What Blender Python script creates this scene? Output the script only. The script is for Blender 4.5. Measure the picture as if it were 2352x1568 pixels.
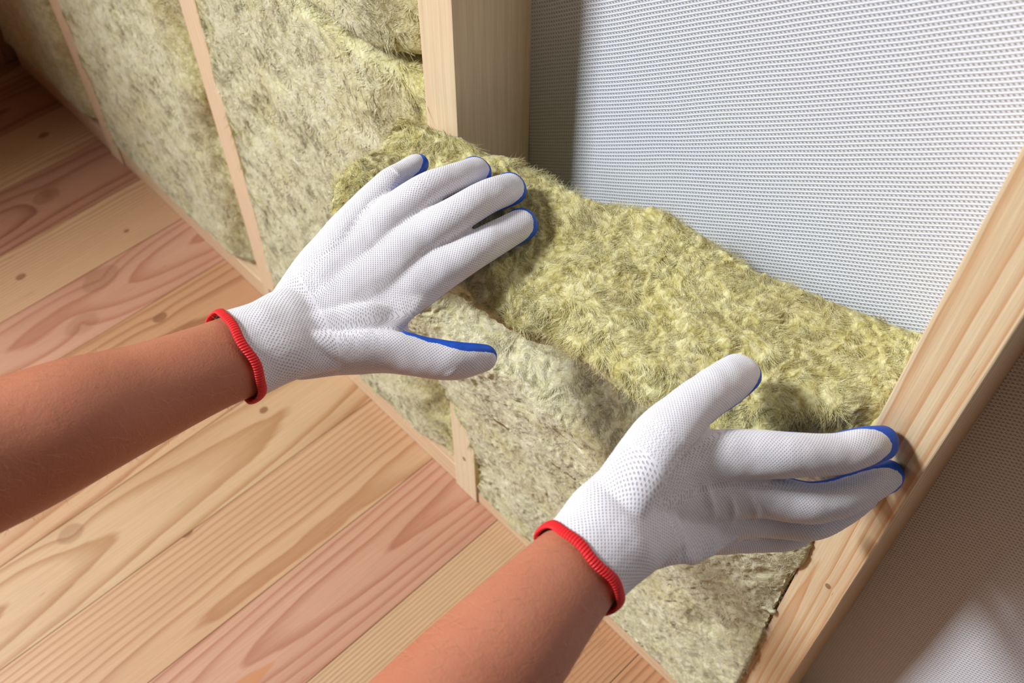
import bpy, bmesh, math
import numpy as np
from mathutils import Matrix, Vector

for o in list(bpy.data.objects):
    bpy.data.objects.remove(o)
SC = bpy.context.scene
COL = SC.collection

# ------------------------------------------------------------------ camera
D = 0.38                      # distance from the camera to the front of the studs
H = 1.0887                    # camera height over the floor
F = 2311.0                    # focal length in pixels of the 2352 x 1568 frame
CR = np.array([0.69047, 0.72336, 0.00309])
CU = -np.array([0.57462, -0.54589, -0.60977])
CF = np.array([-0.43940, 0.42280, -0.79257])
C0 = np.array([0.0, 0.0, H])
cam = bpy.data.cameras.new('camera')
cam_o = bpy.data.objects.new('camera', cam)
COL.objects.link(cam_o)
m = Matrix([[CR[i], CU[i], -CF[i], C0[i]] for i in range(3)] + [[0, 0, 0, 1]])
cam_o.matrix_world = m
cam.sensor_width = 36.0
cam.lens = 36.0 * F / 2352.0
cam.clip_start = 0.01
cam.dof.use_dof = True
cam.dof.focus_distance = 0.66
cam.dof.aperture_fstop = 11.0
SC.camera = cam_o

# ------------------------------------------------------------------ light
SC.view_settings.view_transform = 'Standard'
SC.view_settings.look = 'None'
SC.view_settings.gamma = 1.0
SC.view_settings.use_curve_mapping = False
SC.view_settings.exposure = 0.0
world = bpy.data.worlds.new('world')
SC.world = world
world.use_nodes = True
world.node_tree.nodes['Background'].inputs[0].default_value = (1.0, 0.72, 0.50, 1)
world.node_tree.nodes['Background'].inputs[1].default_value = 0.075


def area(name, loc, target, size, size_y, power, color):
    l = bpy.data.lights.new(name, 'AREA')
    l.shape = 'RECTANGLE'
    l.size, l.size_y, l.energy, l.color = size, size_y, power, color
    o = bpy.data.objects.new(name, l)
    COL.objects.link(o)
    o.location = loc
    o.rotation_euler = (Vector(target) - Vector(loc)).to_track_quat('-Z', 'Y').to_euler()
    return o


area('window_daylight', (-2.10, -1.75, 3.02), (-0.30, 0.30, 0.60), 0.52, 0.58, 180, (0.90, 0.95, 1.0))
area('wide_window_daylight', (-2.80, -1.80, 2.10), (-0.30, 0.30, 0.60), 1.60, 1.30, 84, (0.88, 0.94, 1.0))


# ------------------------------------------------------------------ helpers
def at(px, py, z):
    """World point at pixel (px, py) and depth z metres in front of the camera."""
    return C0 + (CR * (px - 1176) / F - CU * (py - 784) / F + CF) * z


def on_plane(px, py, axis, val):
    r = CR * (px - 1176) / F - CU * (py - 784) / F + CF
    t = (val - C0[axis]) / r[axis]
    return C0 + r * t


def _hash(ix, iy, iz, seed):
    h = (ix * 374761393 + iy * 668265263 + iz * 2147483647 + seed * 1274126177) & 0xFFFFFFFF
    h = ((h ^ (h >> 13)) * 1274126177) & 0xFFFFFFFF
    h = ((h ^ (h >> 15)) * 2246822519) & 0xFFFFFFFF
    return ((h ^ (h >> 16)) & 0xFFFF) / 65535.0


def vnoise(p, scale, seed=0):
    """Value noise in -1..1 at the points p (n x 3); scale may be a 3-vector."""
    q = p * np.asarray(scale, float) + 1000.0
    i = np.floor(q).astype(np.int64)
    f = q - i
    f = f * f * f * (f * (f * 6 - 15) + 10)
    out = 0.0
    for dx in (0, 1):
        wx = f[:, 0] if dx else 1 - f[:, 0]
        for dy in (0, 1):
            wy = f[:, 1] if dy else 1 - f[:, 1]
            for dz in (0, 1):
                wz = f[:, 2] if dz else 1 - f[:, 2]
                out = out + wx * wy * wz * _hash(i[:, 0] + dx, i[:, 1] + dy, i[:, 2] + dz, seed)
    return out * 2 - 1


def fbm(p, scale, octaves=4, seed=0, gain=0.5):
    s, a, tot = 0.0, 1.0, 0.0
    sc = np.asarray(scale, float)
    for k in range(octaves):
        s = s + a * vnoise(p, sc * 2.03 ** k, seed + 17 * k)
        tot += a
        a *= gain
    return s / tot


def mesh_from(name, verts, faces, smooth=True):
    me = bpy.data.meshes.new(name)
    verts = np.asarray(verts, np.float32)
    faces = np.asarray(faces, np.int32)
    k = faces.shape[1]
    me.vertices.add(len(verts))
    me.vertices.foreach_set('co', verts.ravel())
    me.loops.add(faces.size)
    me.loops.foreach_set('vertex_index', faces.ravel())
    me.polygons.add(len(faces))
    me.polygons.foreach_set('loop_start', np.arange(len(faces), dtype=np.int32) * k)
    me.update(calc_edges=True)
    me.polygons.foreach_set('use_smooth', np.full(len(faces), smooth))
    me.validate()
    return me


def fattr(me, name, vals):
    a = me.attributes.new(name, 'FLOAT', 'POINT')
    a.data.foreach_set('value', np.asarray(vals, np.float32))


def link(name, me, mat, parent=None, loc=None):
    o = bpy.data.objects.new(name, me)
    COL.objects.link(o)
    if mat is not None:
        me.materials.clear()
        me.materials.append(mat)
    if loc is not None:
        o.location = loc
    if parent is not None:
        o.parent = parent
    return o


def tag(o, label=None, cat=None, group=None, kind=None):
    for k, v in (('label', label), ('category', cat), ('group', group), ('kind', kind)):
        if v:
            o[k] = v
    return o


def empty(name, loc=(0, 0, 0)):
    o = bpy.data.objects.new(name, None)
    o.empty_display_size = 0.05
    COL.objects.link(o)
    o.location = loc
    return o


def srgb(r, g, b):
    f = lambda c: (c / 255 / 12.92) if c / 255 <= 0.04045 else ((c / 255 + 0.055) / 1.055) ** 2.4
    return (f(r), f(g), f(b), 1.0)


# ------------------------------------------------------------------ node helpers
class NT:
    def __init__(self, name):
        self.mat = bpy.data.materials.new(name)
        self.mat.use_nodes = True
        self.nt = self.mat.node_tree
        self.b = self.nt.nodes['Principled BSDF']
        self.out = self.nt.nodes['Material Output']

    def n(self, typ, **kw):
        nd = self.nt.nodes.new(typ)
        for k, v in kw.items():
            setattr(nd, k, v)
        return nd

    def put(self, sock, v):
        if isinstance(v, bpy.types.NodeSocket):
            self.nt.links.new(v, sock)
        elif v is not None:
            sock.default_value = v

    def m(self, op, a, b=None, c=None, clamp=False):
        nd = self.n('ShaderNodeMath', operation=op, use_clamp=clamp)
        self.put(nd.inputs[0], a)
        if b is not None:
            self.put(nd.inputs[1], b)
        if c is not None:
            self.put(nd.inputs[2], c)
        return nd.outputs[0]

    def vm(self, op, a, b=None):
        nd = self.n('ShaderNodeVectorMath', operation=op)
        self.put(nd.inputs[0], a)
        if b is not None:
            self.put(nd.inputs[1], b)
        return nd.outputs['Value'] if op in ('LENGTH', 'DOT_PRODUCT') else nd.outputs[0]

    def mix(self, fac, a, b, mode='MIX'):
        nd = self.n('ShaderNodeMix', data_type='RGBA', blend_type=mode)
        nd.clamp_factor = True
        self.put(nd.inputs[0], fac)
        self.put(nd.inputs[6], a)
        self.put(nd.inputs[7], b)
        return nd.outputs[2]

    def noise(self, vec, scale, detail=3.0, rough=0.55, dist=0.0, color=False):
        nd = self.n('ShaderNodeTexNoise')
        self.put(nd.inputs['Vector'], vec)
        nd.inputs['Scale'].default_value = scale
        nd.inputs['Detail'].default_value = detail
        nd.inputs['Roughness'].default_value = rough
        nd.inputs['Distortion'].default_value = dist
        return nd.outputs['Color'] if color else nd.outputs['Fac']

    def ramp(self, fac, stops, interp='LINEAR'):
        nd = self.n('ShaderNodeValToRGB')
        nd.color_ramp.interpolation = interp
        e = nd.color_ramp.elements
        while len(e) < len(stops):
            e.new(0.5)
        for k, (p, c) in enumerate(stops):
            e[k].position = p
            e[k].color = c if len(c) == 4 else (*c, 1)
        self.put(nd.inputs[0], fac)
        return nd.outputs[0]

    def sstep(self, v, a, b):
        nd = self.n('ShaderNodeMapRange', interpolation_type='SMOOTHSTEP')
        self.put(nd.inputs[0], v)
        nd.inputs[1].default_value = a
        nd.inputs[2].default_value = b
        return nd.outputs[0]

    def coord(self, which='Object'):
        return self.n('ShaderNodeTexCoord').outputs[which]

    def mapping(self, vec, scale=(1, 1, 1), loc=(0, 0, 0), rot=(0, 0, 0)):
        nd = self.n('ShaderNodeMapping')
        self.put(nd.inputs[0], vec)
        nd.inputs['Location'].default_value = loc
        nd.inputs['Rotation'].default_value = rot
        nd.inputs['Scale'].default_value = scale
        return nd.outputs[0]

    def sep(self, v):
        nd = self.n('ShaderNodeSeparateXYZ')
        self.put(nd.inputs[0], v)
        return nd.outputs

    def comb(self, x, y, z):
        nd = self.n('ShaderNodeCombineXYZ')
        for i, v in enumerate((x, y, z)):
            self.put(nd.inputs[i], v)
        return nd.outputs[0]

    def attr(self, name, typ='GEOMETRY'):
        nd = self.n('ShaderNodeAttribute', attribute_name=name, attribute_type=typ)
        return nd.outputs

    def bump(self, h, strength, dist, normal=None):
        nd = self.n('ShaderNodeBump')
        nd.inputs['Strength'].default_value = strength
        nd.inputs['Distance'].default_value = dist
        self.put(nd.inputs['Height'], h)
        if normal is not None:
            self.put(nd.inputs['Normal'], normal)
        return nd.outputs[0]


# ------------------------------------------------------------------ wood
def wood(name, axis, early, late, pith=(0.0, 0.03), slope=0.03, freq=190.0, warp=0.004, knots=(), rough=0.5,
         contrast=0.8, seed=0.0, stain=None):
    """Solid wood cut by the board: growth rings round a sloping pith, bent round the knots.
    axis: 0/1/2, the local axis the grain runs along. knots: (across, along, radius, tone)."""
    t = NT(name)
    co = t.coord()
    x, y, z = t.sep(co)
    L, a, d = {1: (y, x, z), 2: (z, x, y), 0: (x, y, z)}[axis]
    nvec = t.comb(t.m('MULTIPLY_ADD', L, 2.2, seed), t.m('MULTIPLY', a, 9.0), t.m('MULTIPLY', d, 9.0))
    w1 = t.m('SUBTRACT', t.noise(nvec, 1.0, 2.0), 0.5)
    w2 = t.m('SUBTRACT', t.noise(nvec, 5.0, 2.0), 0.5)
    wv = t.m('ADD', t.m('MULTIPLY', w1, warp * 6), t.m('MULTIPLY', w2, warp))
    dep = t.m('ADD', t.m('MULTIPLY_ADD', L, slope, pith[1]), t.m('ADD', d, wv))
    aa = t.m('ADD', a, -pith[0])
    r = t.m('SQRT', t.m('ADD', t.m('MULTIPLY', dep, dep), t.m('MULTIPLY', aa, aa)))
    knot_mask = None
    knot_r = None
    for (ka, kl, kr, tone) in knots:
        dd = t.m('SQRT', t.m('ADD', t.m('POWER', t.m('SUBTRACT', a, ka), 2.0),
                             t.m('POWER', t.m('MULTIPLY', t.m('SUBTRACT', L, kl), 0.75), 2.0)))
        g = t.m('POWER', 2.718, t.m('MULTIPLY', t.m('DIVIDE', dd, kr * 1.5), -1.0))
        r = t.m('ADD', r, t.m('MULTIPLY', g, kr * 0.75))
        ndd = t.m('ADD', t.m('DIVIDE', dd, kr), t.m('MULTIPLY', w2, 0.8))
        mk = t.m('MULTIPLY', t.sstep(ndd, 1.05, 0.75), tone)
        knot_mask = mk if knot_mask is None else t.m('MAXIMUM', knot_mask, mk)
        knot_r = ndd if knot_r is None else t.m('MINIMUM', knot_r, ndd)
    ph = t.m('FRACT', t.m('MULTIPLY', r, freq))
    ring = t.ramp(ph, [(0.0, (0, 0, 0)), (0.52, (0.08,) * 3), (0.84, (0.80,) * 3), (0.93, (1, 1, 1)), (1.0, (0, 0, 0))])
    # ring contrast changes over the board
    cvar = t.m('ADD', 0.45, t.m('MULTIPLY', t.noise(nvec, 0.9, 1.0), 0.9))
    fac = t.m('MULTIPLY', t.m('MULTIPLY', ring, cvar), contrast, clamp=True)
    fine = t.noise(t.comb(t.m('MULTIPLY', L, 14.0), t.m('MULTIPLY', a, 700.0), t.m('MULTIPLY', d, 700.0)), 1.0, 3.0, 0.6)
    broad = t.noise(nvec, 0.8, 2.0)
    col = t.mix(fac, early, late)
    col = t.mix(t.m('MULTIPLY', t.sstep(broad, 0.45, 0.75), 0.35), col, late)
    col = t.mix(t.m('MULTIPLY', t.m('SUBTRACT', fine, 0.32), 0.55, clamp=True), col, tuple(c * 0.45 for c in late[:3]) + (1,))
    if knot_mask is not None:
        kr_ring = t.m('FRACT', t.m('MULTIPLY', knot_r, 4.0))
        kc = t.mix(t.m('MULTIPLY', kr_ring, 0.6), srgb(150, 98, 66), srgb(88, 58, 44))
        kc = t.mix(t.sstep(knot_r, 0.75, 0.95), kc, srgb(70, 42, 30))
        col = t.mix(knot_mask, col, kc)
    # short dark specks and checks running with the grain
    sp = t.noise(t.comb(t.m('MULTIPLY_ADD', L, 30.0, seed), t.m('MULTIPLY', a, 330.0), t.m('MULTIPLY', d, 330.0)), 1.0, 1.0)
    col = t.mix(t.m('MULTIPLY', t.sstep(sp, 0.76, 0.84), 0.5), col, tuple(c * 0.3 for c in late[:3]) + (1,))
    if stain:
        (sa, sl, ra, rl, scol, amt) = stain
        e = t.m('ADD', t.m('POWER', t.m('DIVIDE', t.m('SUBTRACT', a, sa), ra), 2.0), t.m('POWER', t.m('DIVIDE', t.m('SUBTRACT', L, sl), rl), 2.0))
        e = t.m('ADD', e, t.m('MULTIPLY', w2, 1.5))
        col = t.mix(t.m('MULTIPLY', t.sstep(e, 1.1, 0.7), amt), col, scol)
    t.put(t.b.inputs['Base Color'], col)
    t.b.inputs['Roughness'].default_value = rough
    t.b.inputs['Specular IOR Level'].default_value = 0.35
    h = t.m('ADD', t.m('MULTIPLY', fac, -0.4), fine)
    t.put(t.b.inputs['Normal'], t.bump(h, 0.35, 0.0006))
    return t.mat


def board_mesh(name, sx, sy, sz, bev=0.0015, ragged=0.0, seed=0, cuts=24):
    """A sawn board centred on its own middle, corners eased, edges slightly uneven."""
    bm = bmesh.new()
    bmesh.ops.create_cube(bm, size=1.0)
    bmesh.ops.scale(bm, vec=(sx, sy, sz), verts=bm.verts)
    bmesh.ops.bevel(bm, geom=list(bm.edges), offset=bev, segments=2, affect='EDGES', profile=0.6)
    if ragged:
        ax = int(np.argmax((sx, sy, sz)))
        half = max(sx, sy, sz) / 2
        nrm = [0, 0, 0]
        nrm[ax] = 1
        for k in range(1, cuts):
            co = [0, 0, 0]
            co[ax] = -half + 2 * half * k / cuts
            bmesh.ops.bisect_plane(bm, geom=list(bm.verts) + list(bm.edges) + list(bm.faces), plane_co=co, plane_no=nrm)
    me = bpy.data.meshes.new(name)
    bm.to_mesh(me)
    bm.free()
    if ragged:
        n = len(me.vertices)
        co = np.empty(n * 3, np.float32)
        me.vertices.foreach_get('co', co)
        co = co.reshape(-1, 3).astype(float)
        sc = np.full(3, 60.0)
        sc[int(np.argmax((sx, sy, sz)))] = 14.0
        for k in range(3):
            if k != int(np.argmax((sx, sy, sz))):
                co[:, k] += ragged * fbm(co, sc, 3, seed + k * 7)
        me.vertices.foreach_set('co', co.ravel().astype(np.float32))
    return me


# floor ---------------------------------------------------------------------
sub = board_mesh('floor', 3.6, 2.9, 0.03)
t = NT('subfloor')
t.put(t.b.inputs['Base Color'], t.mix(t.noise(t.coord(), 60.0), srgb(96, 66, 44), srgb(122, 88, 60)))
t.b.inputs['Roughness'].default_value = 0.9
floor = link('floor', sub, t.mat, loc=(-0.4, -0.78, -0.037))
tag(floor, kind='structure')

PINK = (srgb(200, 152, 124), srgb(164, 104, 78))
TAN = (srgb(202, 162, 124), srgb(168, 116, 78))
YEL = (srgb(203, 168, 130), srgb(166, 118, 76))
ORG = (srgb(192, 144, 106), srgb(150, 98, 64))
RED = (srgb(176, 126, 100), srgb(136, 82, 60))
seams = [-1.90, -1.83, -1.71, -1.592, -1.475, -1.357, -1.232, -1.114, -1.001, -0.888, -0.774, -0.661, -0.538, -0.420, -0.305, -0.193, -0.078, 0.037, 0.152, 0.267, 0.382]
PL0, PL1 = -2.2, 0.47            # along Y
pc = (PL0 + PL1) / 2
# per board: colours, pith (across, below), slope, ring frequency, knots (world x, world y, radius, tone), stain
spec = {
    3: (RED, (0.01, 0.05), 0.02, 150, [], None),
    4: (TAN, (0.06, 0.03), 0.01, 190, [(-1.43, 0.322, 0.007, 0.9)], None),
    5: (RED, (0.0, 0.03), 0.045, 110, [(-1.298, 0.258, 0.016, 0.5)], None),
    6: (TAN, (-0.07, 0.02), 0.008, 200, [(-1.149, 0.308, 0.004, 0.9), (-1.173, 0.151, 0.006, 0.8)], None),
    7: (PINK, (0.0, 0.02), -0.08, 85, [(-1.092, 0.231, 0.021, 0.35), (-1.035, 0.171, 0.020, 0.25)], None),
    8: (ORG, (0.02, 0.045), 0.03, 120, [(-0.971, 0.255, 0.008, 0.8)], None),
    9: (TAN, (0.02, 0.05), 0.02, 120, [], None),
    10: (YEL, (0.0, 0.035), 0.05, 100, [(-0.744, 0.270, 0.005, 0.9), (-0.757, 0.002, 0.012, 0.4)], None),
    11: (TAN, (0.045, 0.03), -0.02, 130, [(-0.664, 0.102, 0.007, 0.9)], None),
    12: (PINK, (-0.002, 0.012), -0.055, 100, [], (0.0145, 0.025, 0.0095, 0.060, srgb(186, 118, 64), 0.6)),
    13: (YEL, (0.13, 0.01), 0.004, 210, [(-0.530, 0.279, 0.006, 0.95), (-0.514, 0.281, 0.0035, 0.8), (-0.498, 0.285, 0.003, 0.8), (-0.480, 0.289, 0.0025, 0.7), (-0.445, 0.142, 0.004, 0.8), (-0.457, 0.228, 0.006, 0.6), (-0.438, 0.366, 0.004, 0.7)], None),
    14: (ORG, (0.10, 0.02), 0.006, 200, [], None),
    15: (ORG, (0.05, 0.04), 0.02, 120, [], None),
    16: (PINK, (0.0, 0.04), 0.03, 130, [], None),
}
for i in range(len(seams) - 1):
    x0, x1 = seams[i], seams[i + 1]
    cx = (x0 + x1) / 2
    (cols, pith, slope, freq, knots, stain) = spec.get(i, (TAN if i % 2 else PINK, (0.02, 0.04), 0.02, 130, [], None))
    kl = [(kx - cx, ky - pc, r, tn) for kx, ky, r, tn in knots]
    if stain:
        stain = (stain[0], stain[1] - pc, *stain[2:])
    mt = wood('floor_board_wood_%d' % i, 1, cols[0], cols[1], (pith[0], pith[1] + abs(slope) * 0.5 - slope * (-0.1 - pc)), slope, freq, 0.0035, kl,
              rough=0.42, contrast=0.9, seed=i * 3.7, stain=stain)
    me = board_mesh('plank', x1 - x0 - 0.0007, PL1 - PL0, 0.022, 0.0007)
    o = link('plank', me, mt)
    o.location = (cx, pc, -0.011)
    o.parent = floor
    o.matrix_parent_inverse = Matrix.Translation(floor.location).inverted()

# roofing membrane on the back -------------------------------------------------
YB = 0.456                      # face of the membrane


PX, PZ = 0.0029, 0.0029


def weave_mat():
    t = NT('woven_membrane')
    co = t.coord()
    x0_, y0_, z0_ = t.sep(co)
    wob = t.m('SUBTRACT', t.noise(co, 6.0, 2.0), 0.5)
    ca, sa = math.cos(math.radians(33)), math.sin(math.radians(33))
    x = t.m('ADD', t.m('MULTIPLY', x0_, ca), t.m('MULTIPLY', z0_, sa))
    z = t.m('ADD', t.m('ADD', t.m('MULTIPLY', x0_, -sa), t.m('MULTIPLY', z0_, ca)), t.m('MULTIPLY', wob, 0.006))
    row = t.m('MULTIPLY', z, 1 / PZ)
    rc = t.m('COSINE', t.m('MULTIPLY', row, 2 * math.pi))
    dc = t.m('COSINE', t.m('MULTIPLY', t.m('ADD', t.m('MULTIPLY', x, 1 / PX), t.m('MULTIPLY', row, 0.37)), 2 * math.pi))
    hole = t.m('MULTIPLY', t.sstep(rc, 0.0, 0.75), t.sstep(dc, -0.1, 0.8))
    rows = t.sstep(rc, -0.3, -0.95)
    ns = t.noise(co, 900.0, 2.0)
    base = t.mix(t.m('MULTIPLY', ns, 0.5), srgb(224, 226, 230), srgb(206, 207, 212))
    base = t.mix(t.m('MULTIPLY', t.m('SUBTRACT', 1.0, rows), 0.45), base, srgb(196, 198, 206))
    col = t.mix(t.m('MULTIPLY', hole, 0.66), base, srgb(128, 126, 138))
    t.put(t.b.inputs['Base Color'], col)
    t.b.inputs['Roughness'].default_value = 0.45
    t.b.inputs['Specular IOR Level'].default_value = 0.4
    h = t.m('ADD', t.m('MULTIPLY', hole, -1.0), t.m('MULTIPLY', rows, 0.6))
    h = t.m('ADD', h, t.m('MULTIPLY', ns, 0.5))
    t.put(t.b.inputs['Normal'], t.bump(h, 0.7, 0.0006))
    return t.mat


def box_grid(nx, ny, nz):
    """Closed box of grids: unit coordinates and outward quads."""
    P, Q, off = [], [], 0
    for ax, (na, nb) in ((0, (ny, nz)), (1, (nx, nz)), (2, (nx, ny))):
        for side in (0, 1):
            a, b = np.meshgrid(np.arange(na + 1) / na, np.arange(nb + 1) / nb, indexing='ij')
            p = np.zeros((na + 1, nb + 1, 3))
            o = [k for k in range(3) if k != ax]
            p[..., ax] = side
            p[..., o[0]] = a
            p[..., o[1]] = b
            idx = np.arange((na + 1) * (nb + 1)).reshape(na + 1, nb + 1) + off
            q = np.stack([idx[:-1, :-1], idx[1:, :-1], idx[1:, 1:], idx[:-1, 1:]], -1).reshape(-1, 4)
            flip = (side == 0) != (ax == 1)
            if flip:
                q = q[:, ::-1]
            P.append(p.reshape(-1, 3))
            Q.append(q)
            off += (na + 1) * (nb + 1)
    P = np.concatenate(P)
    Q = np.concatenate(Q)
    key = np.round(P * 1e6).astype(np.int64)
    _, first, inv = np.unique(key, axis=0, return_index=True, return_inverse=True)
    return P[first], inv.reshape(-1)[Q]


def vnormals(V, Q):
    n = np.cross(V[Q[:, 2]] - V[Q[:, 0]], V[Q[:, 3]] - V[Q[:, 1]])
    N = np.zeros_like(V)
    for k in range(4):
        np.add.at(N, Q[:, k], n)
    return N / (np.linalg.norm(N, axis=1, keepdims=True) + 1e-12)


uvw, q = box_grid(150, 1, 90)
V = np.stack([-1.66 + uvw[:, 0] * 2.7, YB + uvw[:, 1] * 0.004, 0.0 + uvw[:, 2] * 1.75], 1)
V[:, 1] += 0.0018 * np.clip(fbm(V, 5.0, 2, 5), -1, 1)
me = mesh_from('wall_back', V, q)
wall_back = link('wall_back', me, weave_mat())
tag(wall_back, kind='structure')

# studs and bottom plates ------------------------------------------------------
SW, SD, SH = 0.037, 0.077, 1.72
PALE = (srgb(232, 212, 178), srgb(204, 164, 118))
studs = {
    'A': (-3.457 * D + 0.019, 'planed pale wooden stud furthest along the wall between two insulation bays', (0.05, 0.03), 0.01, 160, []),
    'B': (-2.340 * D + 0.019, 'long pale wooden stud standing between two finished insulation bays', (0.05, 0.03), 0.008, 160, [(0.0, -0.82, 0.004, 0.8)]),
    'C': (-1.2445 * D, 'rough sawn wooden stud left of the open bay, partly behind the lifted insulation batt', (0.09, 0.09), 0.004, 120, [(0.0, -0.78, 0.003, 0.9)]),
    'D': (-0.175 * D, 'thick wooden stud with orange grain touched by the gloved fingertips', (-0.008, 0.05), 0.012, 150, [(0.006, -0.46, 0.0025, 0.8)]),
}
stud_x = {}
for k, (cx, lab, pith, slope, freq, knots) in studs.items():
    early, late = PALE
    if k == 'D':
        early, late = srgb(226, 202, 164), srgb(200, 142, 90)
    if k in 'AB':
        early, late = srgb(232, 204, 170), srgb(214, 174, 134)
    mt = wood('stud_wood_' + k, 2, early, late, pith, slope, freq, 0.002, knots, rough=0.6, contrast={'C': 0.28, 'D': 0.8}.get(k, 0.4), seed=ord(k) * 1.3)
    me = board_mesh('wall_stud', SW, SD, SH, 0.001, 0.0006 if k in 'CD' else 0.0008, seed=ord(k), cuts=60)
    o = link('wall_stud', me, mt, loc=(cx, D + SD / 2 - 0.001, SH / 2 + 0.0005))
    tag(o, lab, 'stud', 'wall studs')
    stud_x[k] = cx
PLH = 0.036
plate_labels = ['bottom plate strip at the far end of the wall, by the corner',
                'bottom plate strip under the insulation between the two slim far studs',
                'bottom plate strip running into the foot of the rough sawn stud',
                'bottom plate strip under the held insulation batt, meeting the thick stud',
                'bottom plate strip under the bare white membrane right of the thick stud']
xs = [-1.62, stud_x['A'], stud_x['B'], stud_x['C'], stud_x['D'], 0.62]
for i in range(5):
    x0 = xs[i] + (SW / 2 + 0.0006 if i else 0)
    x1 = xs[i + 1] - (SW / 2 + 0.0006 if i < 4 else 0)
    mt = wood('plate_wood_%d' % i, 0, srgb(224, 194, 158), srgb(204, 160, 118), (0.0, 0.04), 0.01, 130, 0.002, (), rough=0.6, contrast=0.6, seed=i * 5.1)
    me = board_mesh('bottom_plate', x1 - x0, 0.075, PLH, 0.001, 0.0007, seed=i, cuts=20)
    o = link('bottom_plate', me, mt, loc=((x0 + x1) / 2, D + 0.0015 + 0.0375, PLH / 2 + 0.0006))
    tag(o, plate_labels[i], 'timber', 'bottom plates')

# end wall ---------------------------------------------------------------------
wl = empty('wall_left', (-1.64, 0.0, 0.0))
tag(wl, kind='structure')
for i in range(10):
    mt = wood('end_wall_wood_%d' % i, 2, *RED, (0.02 * (i % 3 - 1), 0.03), 0.02, 120, 0.003, (), 0.5, 0.8, seed=i * 2.9)
    me = board_mesh('plank', 0.018, 0.1185, 1.6, 0.001)
    o = link('plank', me, mt, wl, loc=(-0.012, 0.395 - 0.12 * i, 0.802))

# ------------------------------------------------------------------ mineral wool
def wool_mat(name, pale=0.0):
    t = NT(name)
    co = t.coord('Object')
    warp = t.noise(co, 30.0, 3.0, 0.6, color=True)
    w = t.vm('MULTIPLY', t.vm('SUBTRACT', warp, (0.5, 0.5, 0.5)), (0.05, 0.05, 0.05))
    c2 = t.vm('ADD', co, w)
    st = t.noise(t.mapping(c2, scale=(1, 1, 0.45), rot=(0.3, 0.5, 0)), 190.0, 4.0, 0.62)
    st2 = t.noise(t.mapping(c2, scale=(0.4, 1, 1), rot=(0, -0.6, 0.2)), 420.0, 3.0, 0.6)
    big = t.noise(co, 11.0, 3.0, 0.55)
    mid = t.noise(co, 46.0, 3.0, 0.6)
    edge = t.attr('edge')['Fac']
    tone = t.attr('tone')['Fac']
    v = t.m('ADD', t.m('MULTIPLY', st, 0.55), t.m('ADD', t.m('MULTIPLY', st2, 0.3), t.m('MULTIPLY', mid, 0.25)))
    v = t.m('ADD', v, t.m('MULTIPLY', tone, 0.20))
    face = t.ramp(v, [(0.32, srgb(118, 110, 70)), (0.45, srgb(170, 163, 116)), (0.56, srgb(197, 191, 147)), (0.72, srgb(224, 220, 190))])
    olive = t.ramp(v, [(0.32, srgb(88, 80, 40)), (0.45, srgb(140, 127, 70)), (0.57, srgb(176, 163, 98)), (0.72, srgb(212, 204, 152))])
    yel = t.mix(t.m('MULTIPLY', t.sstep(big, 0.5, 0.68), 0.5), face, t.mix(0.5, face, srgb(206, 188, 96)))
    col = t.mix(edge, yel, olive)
    # brown binder patches
    col = t.mix(t.m('MULTIPLY', t.sstep(t.noise(co, 23.0, 3.0), 0.58, 0.72), 0.3), col, srgb(150, 128, 92))
    t.put(t.b.inputs['Base Color'], col)
    t.b.inputs['Roughness'].default_value = 0.75
    t.b.inputs['Specular IOR Level'].default_value = 0.25
    t.b.inputs['Sheen Weight'].default_value = 0.25
    t.b.inputs['Sheen Roughness'].default_value = 0.4
    h = t.m('ADD', st, t.m('MULTIPLY', st2, 0.6))
    t.put(t.b.inputs['Normal'], t.bump(h, 0.55, 0.003))
    return t.mat


WOOL = wool_mat('mineral_wool')


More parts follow.
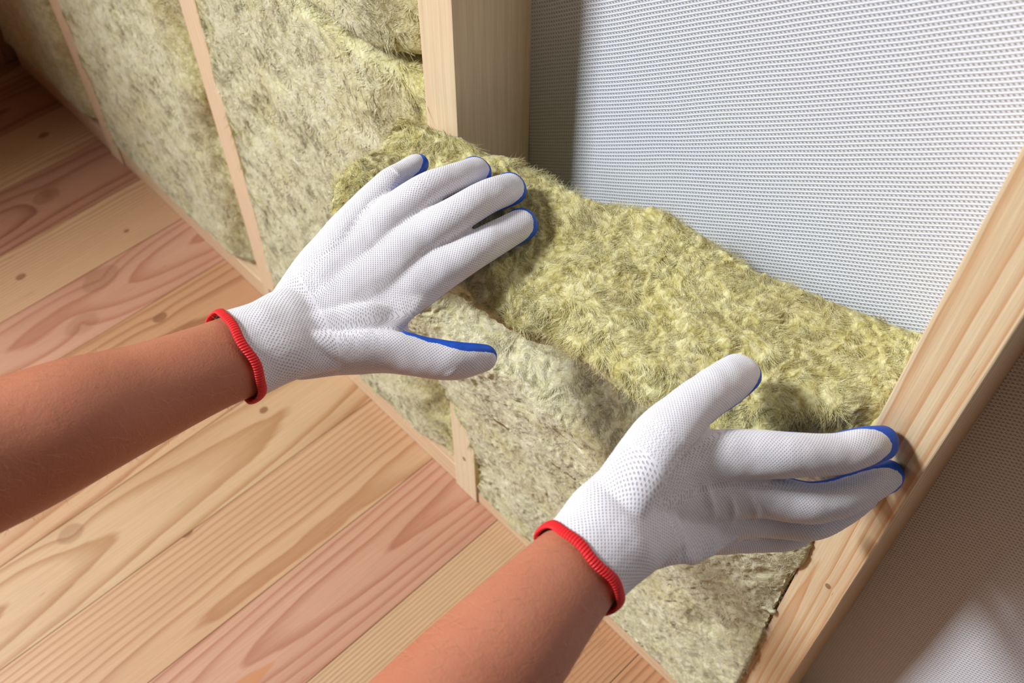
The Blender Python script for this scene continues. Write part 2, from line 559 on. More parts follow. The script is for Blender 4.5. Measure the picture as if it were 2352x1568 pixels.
def fibres(V, N, Q, edge, n, mask, length, width, seed, lift=0.5, segs=3):
    """Loose curved fibres rooted on the wool, as thin ribbons that follow a swirling field."""
    rng = np.random.default_rng(seed)
    A = 0.5 * np.linalg.norm(np.cross(V[Q[:, 2]] - V[Q[:, 0]], V[Q[:, 3]] - V[Q[:, 1]]), axis=1)
    c = V[Q].mean(1)
    p = A * mask(c, N[Q].mean(1))
    p = p / p.sum()
    f = rng.choice(len(Q), n, p=p)
    u, v = rng.random((2, n, 1))
    P = (V[Q[f, 0]] * (1 - u) + V[Q[f, 1]] * u) * (1 - v) + (V[Q[f, 3]] * (1 - u) + V[Q[f, 2]] * u) * v
    Nn = N[Q[f]].mean(1)
    Nn /= np.linalg.norm(Nn, axis=1, keepdims=True)
    e = edge[Q[f]].mean(1)
    # swirl field
    def field(X):
        return np.stack([fbm(X, 26.0, 2, 91), fbm(X, 26.0, 2, 92), fbm(X, 26.0, 2, 93)], 1) + \
            0.7 * np.stack([vnoise(X, 95.0, 81), vnoise(X, 95.0, 82), vnoise(X, 95.0, 83)], 1)
    T = field(P) * 1.8 + np.array([0.35, 0.1, -0.25]) + 0.16 * rng.normal(size=(n, 3))
    T -= Nn * (T * Nn).sum(1, keepdims=True)
    T /= np.linalg.norm(T, axis=1, keepdims=True) + 1e-9
    S = np.cross(Nn, T)
    L = length * (0.5 + rng.random((n, 1)))
    W = width * (0.6 + 0.8 * rng.random((n, 1)))
    bend = rng.normal(size=(n, 1)) * 0.35 + 0.5 * vnoise(P, 60.0, 77)[:, None]
    up = lift * (0.1 + 0.6 * rng.random((n, 1)) + 0.9 * (rng.random((n, 1)) > 0.94))
    rows = []
    for k in range(segs + 1):
        s = k / segs
        cen = P + T * L * s + S * bend * L * s * s + Nn * (L * up * np.sin(s * 2.0) * 0.45 - 0.0006)
        ww = W * (1 - 0.6 * s)
        tw = S * (0.9) + Nn * 0.25
        rows += [cen - tw * ww / 2, cen + tw * ww / 2]
    R = np.stack(rows, 1).reshape(-1, 3)
    base = (np.arange(n) * (2 * (segs + 1)))[:, None]
    q = np.concatenate([base + np.array([[2 * k, 2 * k + 1, 2 * k + 3, 2 * k + 2]]) for k in range(segs)])
    tone = np.repeat(rng.random(n) * 0.75 + 0.15, 2 * (segs + 1))
    return R, q, tone, np.repeat(e, 2 * (segs + 1))


def make_batt(name, V, Q, edge, label, group, nf, mask, length=0.011, width=0.00045, seed=1, lump=1.0, lift=0.5, segs=2):
    N = vnormals(V, Q)
    wv = V + 0.012 * np.stack([vnoise(V, 45.0, seed + 21), vnoise(V, 45.0, seed + 22), vnoise(V, 45.0, seed + 23)], 1)
    d = 0.0042 * fbm(V, 24.0, 2, seed) + (0.0011 + 0.0013 * edge) * (1 - 2.6 * np.abs(fbm(wv, [95, 95, 60], 3, seed + 3))) + 0.0009 * vnoise(wv, 260.0, seed + 5)
    # compressed seams and pits
    pit = np.clip(vnoise(wv, [30, 30, 18], seed + 9) - 0.5, 0, 1)
    d = d * lump - 0.010 * pit * lump
    hid = (N[:, 1] > 0.5) | (N[:, 2] < -0.5)
    d = np.where(hid, -np.abs(d) * 0.3, d)
    V = V + N * d[:, None]
    N0 = N
    me = mesh_from(name, V, Q)
    fattr(me, 'edge', edge)
    fattr(me, 'tone', np.full(len(V), 0.35))
    o = link(name, me, WOOL)
    tag(o, label, 'insulation', group)
    R, q, tone, e = fibres(V, N0, Q, edge, nf, mask, length, width, seed + 50, lift, segs)
    fm = mesh_from('loose_fibres', R, q)
    fattr(fm, 'edge', e)
    fattr(fm, 'tone', tone)
    fo = link('loose_fibres', fm, WOOL, o)
    tag(fo, kind='stuff')
    return o


def smooth01(x):
    x = np.clip(x, 0, 1)
    return x * x * (3 - 2 * x)


def bay_batt(x0, x1, z0, z1, label, nf, seed, res=0.004, dip=0.036, seamdip=0.0):
    nx, nz = int((x1 - x0) / res), int((z1 - z0) / res)
    uvw, Q = box_grid(nx, 14, nz)
    u, v, w = uvw.T
    X = x0 + (x1 - x0) * u
    Z = z0 + (z1 - z0) * w
    yf = D - 0.004 + 0.004 * np.sin(u * 3.14) * 0
    P0 = np.stack([X, X * 0, Z], 1)
    # the right side sinks back between the studs, the left one stays flush
    yf = yf + dip * smooth01((u - 0.80) / 0.2) * (0.6 + 0.5 * vnoise(P0, 14.0, seed + 2)) + 0.006 * smooth01((0.03 - u) / 0.03)
    r = 0.010
    dzt, dzb = (z1 - Z), (Z - z0)
    yf = yf + r * (1 - np.sqrt(1 - np.clip(1 - dzt / r, 0, 1) ** 2)) + r * (1 - np.sqrt(1 - np.clip(1 - dzb / r, 0, 1) ** 2))
    Y = yf + (YB - 0.006 - yf) * v
    V = np.stack([X, Y, Z], 1)
    edge = np.clip(0.05 + 0.95 * smooth01((u - 0.80) / 0.2) + 0.5 * smooth01((w - 0.97) / 0.03) + (v > 0.2) * 0.3, 0, 1)  # olive edge wool; on the sunken right side the colour also carries painted shade
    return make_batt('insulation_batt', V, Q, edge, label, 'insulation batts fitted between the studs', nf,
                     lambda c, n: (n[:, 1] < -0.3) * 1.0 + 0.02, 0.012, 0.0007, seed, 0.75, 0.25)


ZT = H - 0.494
zb = PLH + 0.007
hs = SW / 2
bay_batt(-1.632, stud_x['A'] - hs, zb, ZT, 'insulation batt in the small bay beside the far corner', 9000, 11, 0.006)
bay_batt(stud_x['A'] + hs, stud_x['B'] - hs, zb, ZT + 0.03, 'insulation batt filling the bay between the two slim far studs', 30000, 12, 0.004)
bay_batt(stud_x['B'] + hs, stud_x['C'] - hs, zb, ZT + 0.0, 'lower insulation batt of the bay just left of the rough sawn stud', 40000, 13, 0.003)
bay_batt(stud_x['B'] + hs, stud_x['C'] - hs, ZT + 0.009, ZT + 0.42, 'upper insulation batt of the bay just left of the rough sawn stud', 26000, 14, 0.003)

# the batt being pressed in ------------------------------------------------------
NX, NY, NZ = 250, 76, 330
uvw, Q = box_grid(NX, NY, NZ)
u, v, w = uvw.T                         # u left-right, v front-back, w bottom-top
back_px = [(925, 262), (1050, 305), (1120, 335), (1210, 375), (1345, 455), (1400, 468), (1480, 482), (1575, 512), (1700, 592), (1800, 640), (1900, 680), (2010, 722), (2122, 775)]
B = np.array([on_plane(x, y, 2, ZT) for x, y in back_px])
B[:, 1] = np.minimum(B[:, 1], YB - 0.004)
front_px = [(752, 480), (860, 552), (960, 610), (1050, 645), (1120, 682), (1190, 722), (1270, 752), (1350, 800), (1440, 868), (1540, 930), (1660, 975), (1780, 996), (1870, 992), (1950, 985), (2010, 975)]
Ft = np.array([on_plane(x, y, 2, ZT - 0.006) for x, y in front_px])


def along(P, s):
    d = np.concatenate([[0], np.cumsum(np.linalg.norm(np.diff(P, axis=0), axis=1))])
    d /= d[-1]
    return np.stack([np.interp(s, d, P[:, k]) for k in range(3)], 1)


top = along(Ft, u) * (1 - v[:, None]) + along(B, u) * v[:, None]
top[:, 2] = ZT + 0.004 * np.sin(v * 3.1) * 0 - 0.006 * (1 - v)
xl = np.interp(w, [0, 0.28, 0.36, 0.46, 0.75, 1], np.array([-1.172, -1.15, -1.19, -1.225, -1.22, -1.172]) * D)
xr = -0.226 * D
bot = np.stack([xl + (xr - xl) * u, (0.985 * D) * (1 - v) + (YB - 0.005) * v, np.full(len(u), zb)], 1)
s = w ** 1.7
V = np.empty_like(top)
V[:, 0] = bot[:, 0] * (1 - w ** 3) + top[:, 0] * w ** 3
V[:, 1] = bot[:, 1] * (1 - s) + top[:, 1] * s
V[:, 2] = bot[:, 2] * (1 - w) + top[:, 2] * w
# tuck below the top rim, and rounded rims
mid = smooth01(u / 0.15) * smooth01((1.0 - u) / 0.3)
tuck = smooth01((0.975 - w) / 0.10) * smooth01((w - 0.70) / 0.18) * 0.050 * mid
V[:, 1] += tuck * (1 - v)
rr = 0.10
rim = np.clip((w - (1 - 0.022)) / 0.022, 0, 1)
V[:, 1] += (1 - v) * 0.010 * (1 - np.sqrt(1 - rim ** 2))
V[:, 2] -= 0.008 * np.clip((0.10 - v) / 0.10, 0, 1) ** 2 * (w > 0.5) + 0.006 * np.clip((v - 0.92) / 0.08, 0, 1) ** 2 * (w > 0.5)
V[:, 2] += (0.010 * fbm(V * np.array([1, 1, 0]), 14.0, 2, 33)) * smooth01((w - 0.8) / 0.2)
V[:, 0] += 0.008 * fbm(V, 22.0, 3, 35) * np.clip((0.15 - u) / 0.15, 0, 1)
wn = w + 0.035 * fbm(V, 18.0, 3, 61)
edge = np.clip(smooth01((wn - 0.90) / 0.09) + 0.8 * smooth01((0.02 - u) / 0.02) + 0.22 * np.clip(fbm(V, 9.0, 2, 62) + 0.3, 0, 1), 0, 1)
batt = make_batt('insulation_batt', V, Q, edge, 'thick insulation batt with torn top edge, held by the gloved hands', 'insulation batts fitted between the studs',
                 200000, lambda c, n: (n[:, 1] < -0.25) * 1.0 + (n[:, 2] > 0.3) * 2.6 + (n[:, 0] < -0.5) * 1.5 + 0.01, 0.0085, 0.00027, 21, 1.0, 0.22, 3)
del batt['group']


# ------------------------------------------------------------------ person
def spline(P, n):
    """Catmull-Rom through the rows of P, n samples a span."""
    P = np.asarray(P, float)
    E = np.vstack([2 * P[0] - P[1], P, 2 * P[-1] - P[-2]])
    out = []
    for i in range(1, len(E) - 2):
        t = np.linspace(0, 1, n, endpoint=False)[:, None]
        p0, p1, p2, p3 = E[i - 1:i + 3]
        out.append(0.5 * (2 * p1 + (p2 - p0) * t + (2 * p0 - 5 * p1 + 4 * p2 - p3) * t ** 2 + (3 * p1 - p0 - 3 * p2 + p3) * t ** 3))
    out.append(P[-1:])
    return np.vstack(out)


def camvec(v):
    w = CR * v[0] + CU * v[1] - CF * v[2]
    return w / np.linalg.norm(w)


class Chain:
    """A limb: rows (px, py, depth, half width in px, thickness ratio) turned into world points and radii."""

    def __init__(self, rows, dorsal, cap0=True, cap1=True, n=10):
        P = np.array([at(r[0], r[1], r[2]) for r in rows])
        ra = np.array([r[3] * r[2] / F for r in rows])
        rb = ra * np.array([r[4] for r in rows])
        S = spline(np.column_stack([P, ra, rb]), n)
        self.P, self.ra, self.rb = S[:, :3], S[:, 3], S[:, 4]
        self.d0 = camvec(dorsal)
        self.cap0, self.cap1 = cap0, cap1
        self.s = np.concatenate([[0], np.cumsum(np.linalg.norm(np.diff(self.P, axis=0), axis=1))])
        T = np.gradient(self.P, axis=0)
        self.T = T / np.linalg.norm(T, axis=1, keepdims=True)
        Dv = self.d0 - self.T * (self.T @ self.d0)[:, None]
        self.Dv = Dv / np.linalg.norm(Dv, axis=1, keepdims=True)
        self.S = np.cross(self.T, self.Dv)

    def tube(self, m=28):
        P, ra, rb, T = self.P, self.ra, self.rb, self.T
        rings = []
        def ring(i, c, k):
            a = np.linspace(0, 2 * np.pi, m, endpoint=False)[:, None]
            return c + self.S[i] * np.cos(a) * ra[i] * k + self.Dv[i] * np.sin(a) * rb[i] * k
        ks = np.linspace(0, np.pi / 2, 7)[:-1]
        if self.cap0:
            for k in ks:
                rings.append(ring(0, P[0] - T[0] * rb[0] * np.cos(k), max(np.sin(k), 0.08)))
        for i in range(len(P)):
            rings.append(ring(i, P[i], 1.0))
        if self.cap1:
            for k in ks[::-1]:
                rings.append(ring(-1, P[-1] + T[-1] * rb[-1] * np.cos(k), max(np.sin(k), 0.08)))
        R = np.vstack(rings)
        nr = len(rings)
        faces = []
        for i in range(nr - 1):
            for j in range(m):
                faces.append((i * m + j, i * m + (j + 1) % m, (i + 1) * m + (j + 1) % m, (i + 1) * m + j))
        return R, faces, [tuple(range(m))[::-1], tuple(range((nr - 1) * m, nr * m))]

    def nearest(self, X):
        best = np.full(len(X), 1e9)
        idx = np.zeros(len(X), int)
        for i in range(len(self.P)):
            d = ((X - self.P[i]) ** 2).sum(1)
            k = d < best
            best[k] = d[k]
            idx[k] = i
        off = X - self.P[idx]
        s = self.s[idx] + (off * self.T[idx]).sum(1)
        lat = (off * self.S[idx]).sum(1)
        dor = (off * self.Dv[idx]).sum(1)
        ra, rb = self.ra[idx], self.rb[idx]
        th = np.arctan2(lat / ra, dor / rb)
        k = (np.arange(16) + 0.5) / 16
        tt = th[:, None] * k
        arc = th * np.sqrt((ra[:, None] * np.cos(tt)) ** 2 + (rb[:, None] * np.sin(tt)) ** 2).mean(1)
        return np.sqrt(best), idx, s, arc


def fuse(chains, voxel, relax):
    """One continuous skin round all the chains."""
    verts, faces, base = [], [], 0
    for c in chains:
        R, f, caps = c.tube()
        verts.append(R)
        faces += [tuple(i + base for i in q) for q in f] + [tuple(i + base for i in q) for q in caps]
        base += len(R)
    me = bpy.data.meshes.new('skin')
    me.from_pydata(np.vstack(verts).tolist(), [], faces)
    me.update()
    bm = bmesh.new()
    bm.from_mesh(me)
    bmesh.ops.recalc_face_normals(bm, faces=bm.faces)
    bm.to_mesh(me)
    bm.free()
    o = bpy.data.objects.new('skin', me)
    COL.objects.link(o)
    r = o.modifiers.new('r', 'REMESH')
    r.mode = 'VOXEL'
    r.voxel_size = voxel
    s = o.modifiers.new('s', 'SMOOTH')
    s.factor = 0.5
    s.iterations = relax
    dg = bpy.context.evaluated_depsgraph_get()
    ev = o.evaluated_get(dg)
    m2 = ev.to_mesh()
    V = np.empty(len(m2.vertices) * 3, np.float32)
    m2.vertices.foreach_get('co', V)
    V = V.reshape(-1, 3).astype(float)
    Q = np.array([tuple(p.vertices) if len(p.vertices) == 4 else tuple(p.vertices) + (p.vertices[-1],) for p in m2.polygons])
    ev.to_mesh_clear()
    bpy.data.objects.remove(o)
    return V, Q


def knit_mat():
    t = NT('white_knit')
    u = t.attr('knit_u')['Fac']
    v = t.attr('knit_v')['Fac']
    cuff = t.attr('cuff')['Fac']
    def dots(pu, pv, lo, hi):
        s = t.m('MULTIPLY', t.m('SINE', t.m('MULTIPLY', u, math.pi / pu)), t.m('SINE', t.m('MULTIPLY', v, math.pi / pv)))
        return t.sstep(s, lo, hi)
    d1 = dots(0.00105, 0.0010, 0.15, 0.75)
    d2 = dots(0.0012, 0.00125, 0.1, 0.7)
    hole = t.mix(cuff, d1, d2)
    hv = t.n('ShaderNodeSeparateColor')
    t.put(hv.inputs[0], hole)
    seam = t.m('LESS_THAN', t.m('ABSOLUTE', t.m('SUBTRACT', cuff, 0.5)), 0.49)
    hole = t.m('MULTIPLY', hv.outputs[0], t.m('SUBTRACT', 1.0, seam))
    co = t.coord()
    n1 = t.noise(co, 40.0, 2.0)
    yarn = t.mix(n1, srgb(236, 234, 238), srgb(226, 222, 226))
    gap = t.mix(n1, srgb(168, 150, 150), srgb(148, 130, 132))
    t.put(t.b.inputs['Base Color'], t.mix(t.m('MULTIPLY', hole, 0.52), yarn, gap))
    t.b.inputs['Roughness'].default_value = 0.8
    t.b.inputs['Specular IOR Level'].default_value = 0.2
    t.b.inputs['Sheen Weight'].default_value = 0.15
    b1 = t.bump(t.m('MULTIPLY', hole, -1.0), 0.75, 0.0005)
    fold = t.noise(t.mapping(co, scale=(1, 1, 1)), 55.0, 1.0)
    t.put(t.b.inputs['Normal'], t.bump(fold, 0.25, 0.003, b1))
    return t.mat


def simple(name, c1, c2, scale, rough, bumpd=0.0004, spec=0.4):
    t = NT(name)
    co = t.coord()
    n1 = t.noise(co, scale, 3.0)
    t.put(t.b.inputs['Base Color'], t.mix(n1, c1, c2))
    t.b.inputs['Roughness'].default_value = rough
    t.b.inputs['Specular IOR Level'].default_value = spec
    t.put(t.b.inputs['Normal'], t.bump(n1, 0.5, bumpd))
    return t.mat


KNIT = knit_mat()
BLUE = simple('blue_latex', srgb(20, 92, 205), srgb(10, 70, 180), 700.0, 0.5, 0.0003)


def red_mat():
    t = NT('red_overlock')
    w = t.attr('turn')['Fac']
    s = t.m('SINE', t.m('MULTIPLY', w, 2 * math.pi / 0.0016))
    col = t.mix(t.sstep(s, -1, 1), srgb(206, 8, 16), srgb(240, 24, 32))
    t.put(t.b.inputs['Base Color'], col)
    t.b.inputs['Roughness'].default_value = 0.6
    t.put(t.b.inputs['Normal'], t.bump(s, 0.6, 0.0005))
    return t.mat


def skin_mat():
    t = NT('skin')
    co = t.coord()
    n1 = t.noise(co, 18.0, 3.0)
    n2 = t.noise(co, 260.0, 3.0)
    n3 = t.noise(t.mapping(co, scale=(1, 1, 1)), 900.0, 2.0)
    col = t.mix(n1, srgb(188, 122, 92), srgb(168, 98, 72))
    col = t.mix(t.m('MULTIPLY', t.sstep(n2, 0.5, 0.75), 0.25), col, srgb(178, 98, 78))
    t.put(t.b.inputs['Base Color'], col)
    t.b.inputs['Roughness'].default_value = 0.48
    t.b.inputs['Specular IOR Level'].default_value = 0.4
    t.b.inputs['Subsurface Weight'].default_value = 0.05
    t.b.inputs['Subsurface Radius'].default_value = (0.010, 0.004, 0.002)
    t.b.inputs['Subsurface Scale'].default_value = 0.6
    t.put(t.b.inputs['Normal'], t.bump(t.m('ADD', n2, n3), 0.35, 0.0006))
    return t.mat


person = empty('person', tuple(at(0, 1040, 0.50)))
tag(person, 'person with bare forearms in white knit gloves pressing insulation into the wall', 'person')


def keep_world(o, parent):
    o.parent = parent
    o.matrix_parent_inverse = Matrix.Translation(parent.location).inverted()
    return o


def make_glove(fingers, palm, cuff, label, folds=()):
    """fingers: chains wrist -> tip with the index of the knuckle row; palm: filler chains; cuff: open sleeve chain (arm -> wrist)."""
    allc = [f[0] for f in fingers] + palm + [cuff]
    V, Q = fuse(allc, 0.0011, 10)
    # open the arm end
    c0, t0 = cuff.P[0], cuff.T[0]
    hgt = (V - c0) @ t0
    rad = np.linalg.norm((V - c0) - np.outer(hgt, t0), axis=1)
    drop = (hgt < 0.0022) & (rad < 0.06)
    keep = ~drop[Q].all(1)
    Q = Q[keep]
    used = np.unique(Q)
    remap = -np.ones(len(V), int)
    remap[used] = np.arange(len(used))
    V, Q = V[used], remap[Q]
    N = vnormals(V, Q)
    if ((V - V.mean(0)) * N).sum() < 0:
        Q = Q[:, ::-1]
        N = -N
    # knit coordinates and coating mask, blended over the chains
    W = np.zeros(len(V)); U = np.zeros(len(V)); VV = np.zeros(len(V)); M = np.zeros(len(V))
    w_c = None
    mid = fingers[1][0]
    for (c, kn, thumb) in [(f[0], f[1], f[2]) for f in fingers]:
        dist, idx, s, lat = c.nearest(V)
        wgt = (1.0 / np.maximum(dist / (0.5 * (c.ra[idx] + c.rb[idx])), 0.2)) ** 8
        # offset of this chain from the middle one, frozen past the knuckle
        ii = np.minimum(np.arange(len(c.P)), kn * 10)
        dm = np.sqrt(((c.P[ii][:, None] - mid.P[None]) ** 2).sum(2)).argmin(1)
        offc = ((c.P[ii] - mid.P[dm]) * mid.S[dm]).sum(1)
        a = lat
        U += wgt * (offc[idx] + a)
        VV += wgt * s
        tipd = np.maximum(c.s[-1] + c.rb[-1] - s, 0)
        nd = (N * c.Dv[idx]).sum(1)
        th = f_th(thumb, tipd)
        M += wgt * (th - nd)
        W += wgt
    distc, idxc, sc_, latc = cuff.nearest(V)
    U, VV, M = U / W, VV / W, M / W
    iscuff = smooth01((cuff.s[-1] * 0.97 - sc_) / 0.004) * (distc < 0.06)
    Uc = latc
    hard = iscuff > 0.5
    U = np.where(hard, Uc, U)
    VV = np.where(hard, sc_ - cuff.s[-1], VV)
    M -= iscuff * 3
    M += 0.05 * vnoise(V, 500.0, 7) + 0.06 * vnoise(V, 150.0, 8)
    for (p0, p1, wd, hg) in folds:
        a0, a1 = at(*p0), at(*p1)
        ab = a1 - a0
        tt = np.clip(((V - a0) @ ab) / (ab @ ab), 0, 1)
        dd = V - a0 - tt[:, None] * ab
        depth_ = dd @ CF
        dd = np.linalg.norm(dd - depth_[:, None] * CF, axis=1)
        V = V + N * (hg * np.exp(-(dd / wd) ** 2) * np.sin(np.pi * (0.1 + 0.8 * tt)) * (np.abs(depth_) < 0.02) * np.clip(-(N @ CF), 0, 1))[:, None]
    # cloth relief: soft slack over the back, tighter on the fingers
    V = V + N * (0.00055 * fbm(V, 60.0, 2, 12))[:, None]
    me = mesh_from('glove', V, Q)
    fattr(me, 'knit_u', U)
    fattr(me, 'knit_v', VV)
    fattr(me, 'cuff', hard * 1.0)
    g = keep_world(link('glove', me, KNIT), person)
    tag(g, label)
    # blue dipped coating
    sel = (M > -0.25)[Q].all(1)
    Qb = Q[sel]
    used = np.unique(Qb)
    remap[:] = -1
    remap = -np.ones(len(V), int)
    remap[used] = np.arange(len(used))
    Vb = (V + N * (np.clip(M, -0.2, 0.25)[:, None] * 0.0022 + 0.00012))[used]
    mb = mesh_from('palm_coating', Vb, remap[Qb])
    o = keep_world(link('palm_coating', mb, BLUE), g)
    o.matrix_parent_inverse = Matrix.Identity(4)
    tag(o, 'blue rubber coating on palm and fingertips')
    # red overlocked hem
    i0 = 1
    m, k = 72, 12
    aa = np.linspace(0, 2 * np.pi, m, endpoint=False)
    P0 = cuff.P[0] + cuff.T[0] * 0.0020
    ring = P0 + cuff.S[0] * np.cos(aa)[:, None] * (cuff.ra[0] + 0.0004) + cuff.Dv[0] * np.sin(aa)[:, None] * (cuff.rb[0] + 0.0004)
    ring += cuff.T[0] * (0.0012 * np.sin(3 * aa) + 0.0006 * np.sin(7 * aa + 1))[:, None]
    rad = (ring - P0) / np.linalg.norm(ring - P0, axis=1, keepdims=True)
    bb = np.linspace(0, 2 * np.pi, k, endpoint=False)
    Rv = ring[:, None] + rad[:, None] * (0.0013 * np.cos(bb))[None, :, None] + cuff.T[0] * (0.0029 * np.sin(bb) - 0.0006)[None, :, None]
    Rv = Rv.reshape(-1, 3)
    fq = [(i * k + j, ((i + 1) % m) * k + j, ((i + 1) % m) * k + (j + 1) % k, i * k + (j + 1) % k) for i in range(m) for j in range(k)]
    mr = mesh_from('cuff_trim', Rv, fq)
    fattr(mr, 'turn', np.repeat(aa * cuff.ra[0], k))
    o = keep_world(link('cuff_trim', mr, RED_M), g)
    o.matrix_parent_inverse = Matrix.Identity(4)
    tag(o, 'red stitched hem of the glove')
    return g


def f_th(thumb, tipd):
    th = thumb[0] + thumb[1] * np.exp(-(tipd / thumb[2]) ** 2)
    return th - 2.0 * smooth01((tipd - thumb[3]) / 0.015) if len(thumb) > 3 else th


RED_M = red_mat()
FT = (-0.24, 1.3, 0.0150)          # coating threshold, extra near the tip, reach of the extra
DL = (-0.15, 0.25, 1.0)
lf = [
    # index
    (Chain([(640, 800, .595, 70, .55), (770, 760, .610, 72, .42), (880, 700, .625, 64, .5), (975, 640, .640, 56, .75), (1085, 577, .652, 44, .92), (1150, 540, .664, 40, .9), (1200, 514, .675, 37, .85)], (-0.2, -0.02, 1.0)), 3, FT),
    # middle
    (Chain([(640, 780, .595, 70, .55), (760, 705, .612, 72, .45), (860, 625, .628, 64, .5), (945, 555, .642, 50, .75), (1045, 495, .650, 43, .95), (1120, 452, .664, 40, .9), (1174, 432, .684, 38, .85)], (-0.2, -0.02, 1.0)), 3, FT),
    # ring
    (Chain([(640, 760, .600, 70, .55), (735, 650, .618, 66, .45), (815, 575, .632, 56, .5), (890, 500, .645, 46, .75), (972, 440, .652, 40, .95), (1045, 410, .668, 36, .9), (1096, 392, .690, 34, .85)], (-0.2, -0.02, 1.0)), 3, FT),
    # little
    (Chain([(640, 745, .605, 62, .55), (710, 625, .622, 52, .5), (775, 540, .636, 44, .6), (828, 482, .650, 38, .8), (885, 428, .662, 34, .95), (925, 398, .680, 31, .9), (956, 377, .698, 28, .85)], (-0.35, 0.35, 1.0)), 3, FT),
    # thumb
    (Chain([(640, 800, .596, 70, .52), (760, 812, .603, 62, .55), (880, 808, .611, 60, .62), (985, 823, .617, 50, .8), (1045, 830, .622, 47, .85), (1112, 824, .631, 34, .85)], (0.1, -0.75, 0.8)), 2, (-0.40, 0.80, 0.045, 0.060)),
]
lpalm = [Chain([(660, 770, .602, 100, .36), (760, 715, .614, 132, .26), (845, 650, .630, 140, .20), (890, 610, .645, 112, .12), (920, 585, .655, 80, .06)], DL),
         Chain([(680, 795, .600, 80, .46), (770, 785, .606, 78, .40), (860, 765, .613, 72, .36), (925, 752, .621, 44, .30)], (0.0, -0.2, 1.0))]
lcuff = Chain([(536, 820, .578, 114, .78), (575, 805, .584, 110, .75), (620, 786, .590, 108, .68), (678, 762, .600, 114, .50), (742, 742, .610, 118, .30)], (-0.15, 0.25, 1.0), cap0=False, cap1=True)
make_glove(lf, lpalm, lcuff, 'glove laid flat with fingers spread over the top edge of the insulation',
           [((835, 435, .66), (880, 470, .655), .0018, .0012), ((815, 455, .655), (858, 490, .65), .0018, -.0012), ((905, 395, .68), (930, 415, .68), .0018, .0012),
            ((700, 735, .61), (960, 590, .64), .0030, .0010), ((720, 690, .61), (880, 540, .64), .0030, .0009), ((1020, 870, .612), (1050, 850, .615), .002, .0010)])

DR = (0.0, 0.25, 1.0)
RT = (-0.22, 1.3, 0.018)
rf = [
    # index
    (Chain([(1420, 1190, .505, 80, .6), (1500, 1120, .520, 78, .5), (1590, 1065, .535, 74, .5), (1700, 1045, .545, 60, .8), (1810, 1045, .550, 54, .95), (1915, 1043, .560, 49, .9), (1985, 1027, .568, 45, .85), (2030, 1017, .577, 38, .85)], (0.0, 0.0, 1.0)), 3, (-0.22, 1.5, 0.024)),
    # middle
    (Chain([(1420, 1210, .505, 80, .6), (1520, 1180, .525, 78, .5), (1630, 1145, .545, 68, .55), (1740, 1138, .560, 54, .8), (1865, 1155, .570, 49, .95), (1960, 1132, .582, 46, .9), (2042, 1094, .597, 38, .85)], (0.05, -0.35, 1.0)), 3, RT),
    # ring
    (Chain([(1420, 1235, .510, 80, .6), (1530, 1220, .535, 72, .5), (1640, 1203, .560, 56, .6), (1750, 1196, .585, 42, .85), (1862, 1204, .598, 38, .95), (1940, 1172, .612, 36, .9), (1990, 1140, .625, 33, .85)], (0.05, -0.5, 1.0)), 3, FT),
    # little
    (Chain([(1430, 1260, .515, 62, .6), (1530, 1255, .540, 48, .6), (1640, 1243, .575, 40, .7), (1740, 1238, .602, 34, .9), (1820, 1234, .618, 31, .95), (1870, 1205, .636, 29, .9)], (0.0, -0.6, 0.9)), 3, FT),
    # thumb
    (Chain([(1400, 1180, .500, 80, .6), (1455, 1090, .510, 72, .6), (1520, 1000, .525, 68, .7), (1600, 926, .545, 56, .9), (1658, 884, .562, 55, .9), (1700, 855, .578, 50, .82)], (-0.35, 0.25, 1.0)), 2, (-0.3, 1.1, 0.015)),
]
rpalm = [Chain([(1440, 1215, .512, 112, .40), (1520, 1160, .532, 148, .28), (1600, 1140, .552, 140, .20), (1660, 1135, .568, 110, .12), (1700, 1130, .578, 80, .06)], DR),
         Chain([(1460, 1100, .514, 66, .5), (1550, 1035, .540, 58, .35), (1610, 1020, .553, 36, .25)], DR)]
rcuff = Chain([(1325, 1308, .485, 122, .8), (1360, 1272, .491, 120, .76), (1405, 1225, .500, 128, .66), (1445, 1190, .509, 128, .46), (1490, 1155, .521, 128, .28)], DR, cap0=False, cap1=True)
make_glove(rf, rpalm, rcuff, 'glove gripping the batt with thumb raised and fingertips on the thick stud',
           [((1612, 1105, .54), (1640, 1185, .54), .0022, .0016), ((1668, 1130, .55), (1688, 1200, .55), .0020, .0015), ((1722, 1135, .555), (1742, 1205, .555), .0020, .0015),
            ((1585, 1185, .54), (1612, 1240, .545), .0020, .0012), ((1768, 1120, .56), (1790, 1200, .57), .0018, .0012), ((1548, 1195, .535), (1566, 1270, .535), .0022, .0010),
            ((1560, 1010, .535), (1640, 985, .548), .0025, .0012), ((1520, 1110, .52), (1640, 1050, .54), .004, .0012)])

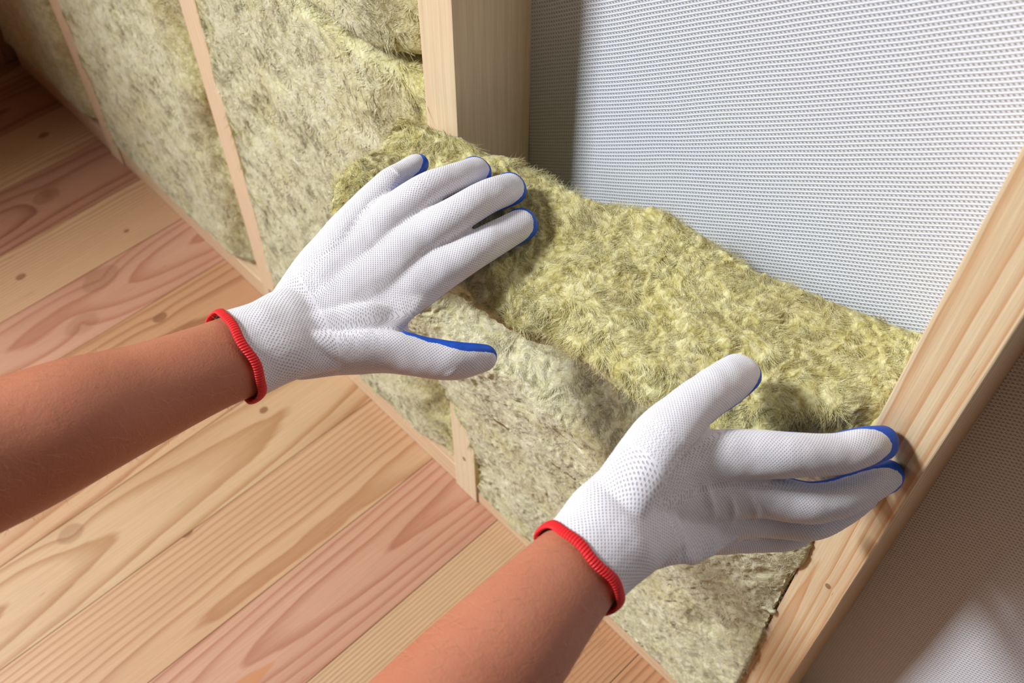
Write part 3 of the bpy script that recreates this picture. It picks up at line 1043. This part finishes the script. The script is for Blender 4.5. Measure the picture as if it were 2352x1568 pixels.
# forearms: one body, elbows and upper arms run on outside the picture
larm = Chain([(600, 795, .590, 96, .74), (540, 820, .580, 103, .76), (460, 852, .565, 107, .82), (330, 905, .545, 122, .88), (170, 965, .52, 150, .9), (0, 1040, .50, 168, .92), (-200, 1120, .475, 182, .95), (-420, 1205, .45, 190, 1.0)], DL, n=8)
rarm = Chain([(1375, 1255, .494, 104, .74), (1325, 1307, .486, 113, .78), (1265, 1372, .475, 126, .84), (1180, 1470, .46, 148, .9), (1075, 1590, .445, 172, .92), (950, 1740, .425, 196, .95), (800, 1920, .40, 215, 1.0)], DR, n=8)


SKIN = skin_mat()
parts = []
for arm in (larm, rarm):
    V, Q = fuse([arm], 0.0026, 6)
    keep_world(link('arm', mesh_from('arm', V, Q), SKIN), person)
    parts.append((V, Q))
V = np.vstack([parts[0][0], parts[1][0]])
Q = np.vstack([parts[0][1], parts[1][1] + len(parts[0][0])])
N = vnormals(V, Q)

# fine arm hair
rng = np.random.default_rng(4)
f = rng.choice(len(Q), 2600)
P = V[Q[f]].mean(1)
Nf = N[Q[f]].mean(1)
Ax = np.where((((P - larm.P[0]) ** 2).sum(1) < ((P - rarm.P[0]) ** 2).sum(1))[:, None], -larm.T[10], -rarm.T[10])
Tn = -Ax * 0.7 + 0.5 * rng.normal(size=P.shape) + np.cross(Nf, Ax) * 0.8
Tn -= Nf * (Tn * Nf).sum(1, keepdims=True)
Tn /= np.linalg.norm(Tn, axis=1, keepdims=True)
Sd = np.cross(Nf, Tn)
Lh = 0.004 + 0.007 * rng.random((len(P), 1))
rows = []
for k in range(4):
    s = k / 3
    c = P + Tn * Lh * s + Nf * Lh * (0.35 * s - 0.15 * s * s)
    wd = 0.00007 * (1 - 0.7 * s)
    rows += [c - Sd * wd, c + Sd * wd]
R = np.stack(rows, 1).reshape(-1, 3)
b = (np.arange(len(P)) * 8)[:, None]
q = np.concatenate([b + np.array([[2 * k, 2 * k + 1, 2 * k + 3, 2 * k + 2]]) for k in range(3)])
hair = keep_world(link('arm_hair', mesh_from('arm_hair', R, q), simple('arm_hair', srgb(222, 176, 126), srgb(180, 130, 90), 200.0, 0.4)), person)
tag(hair, kind='stuff')
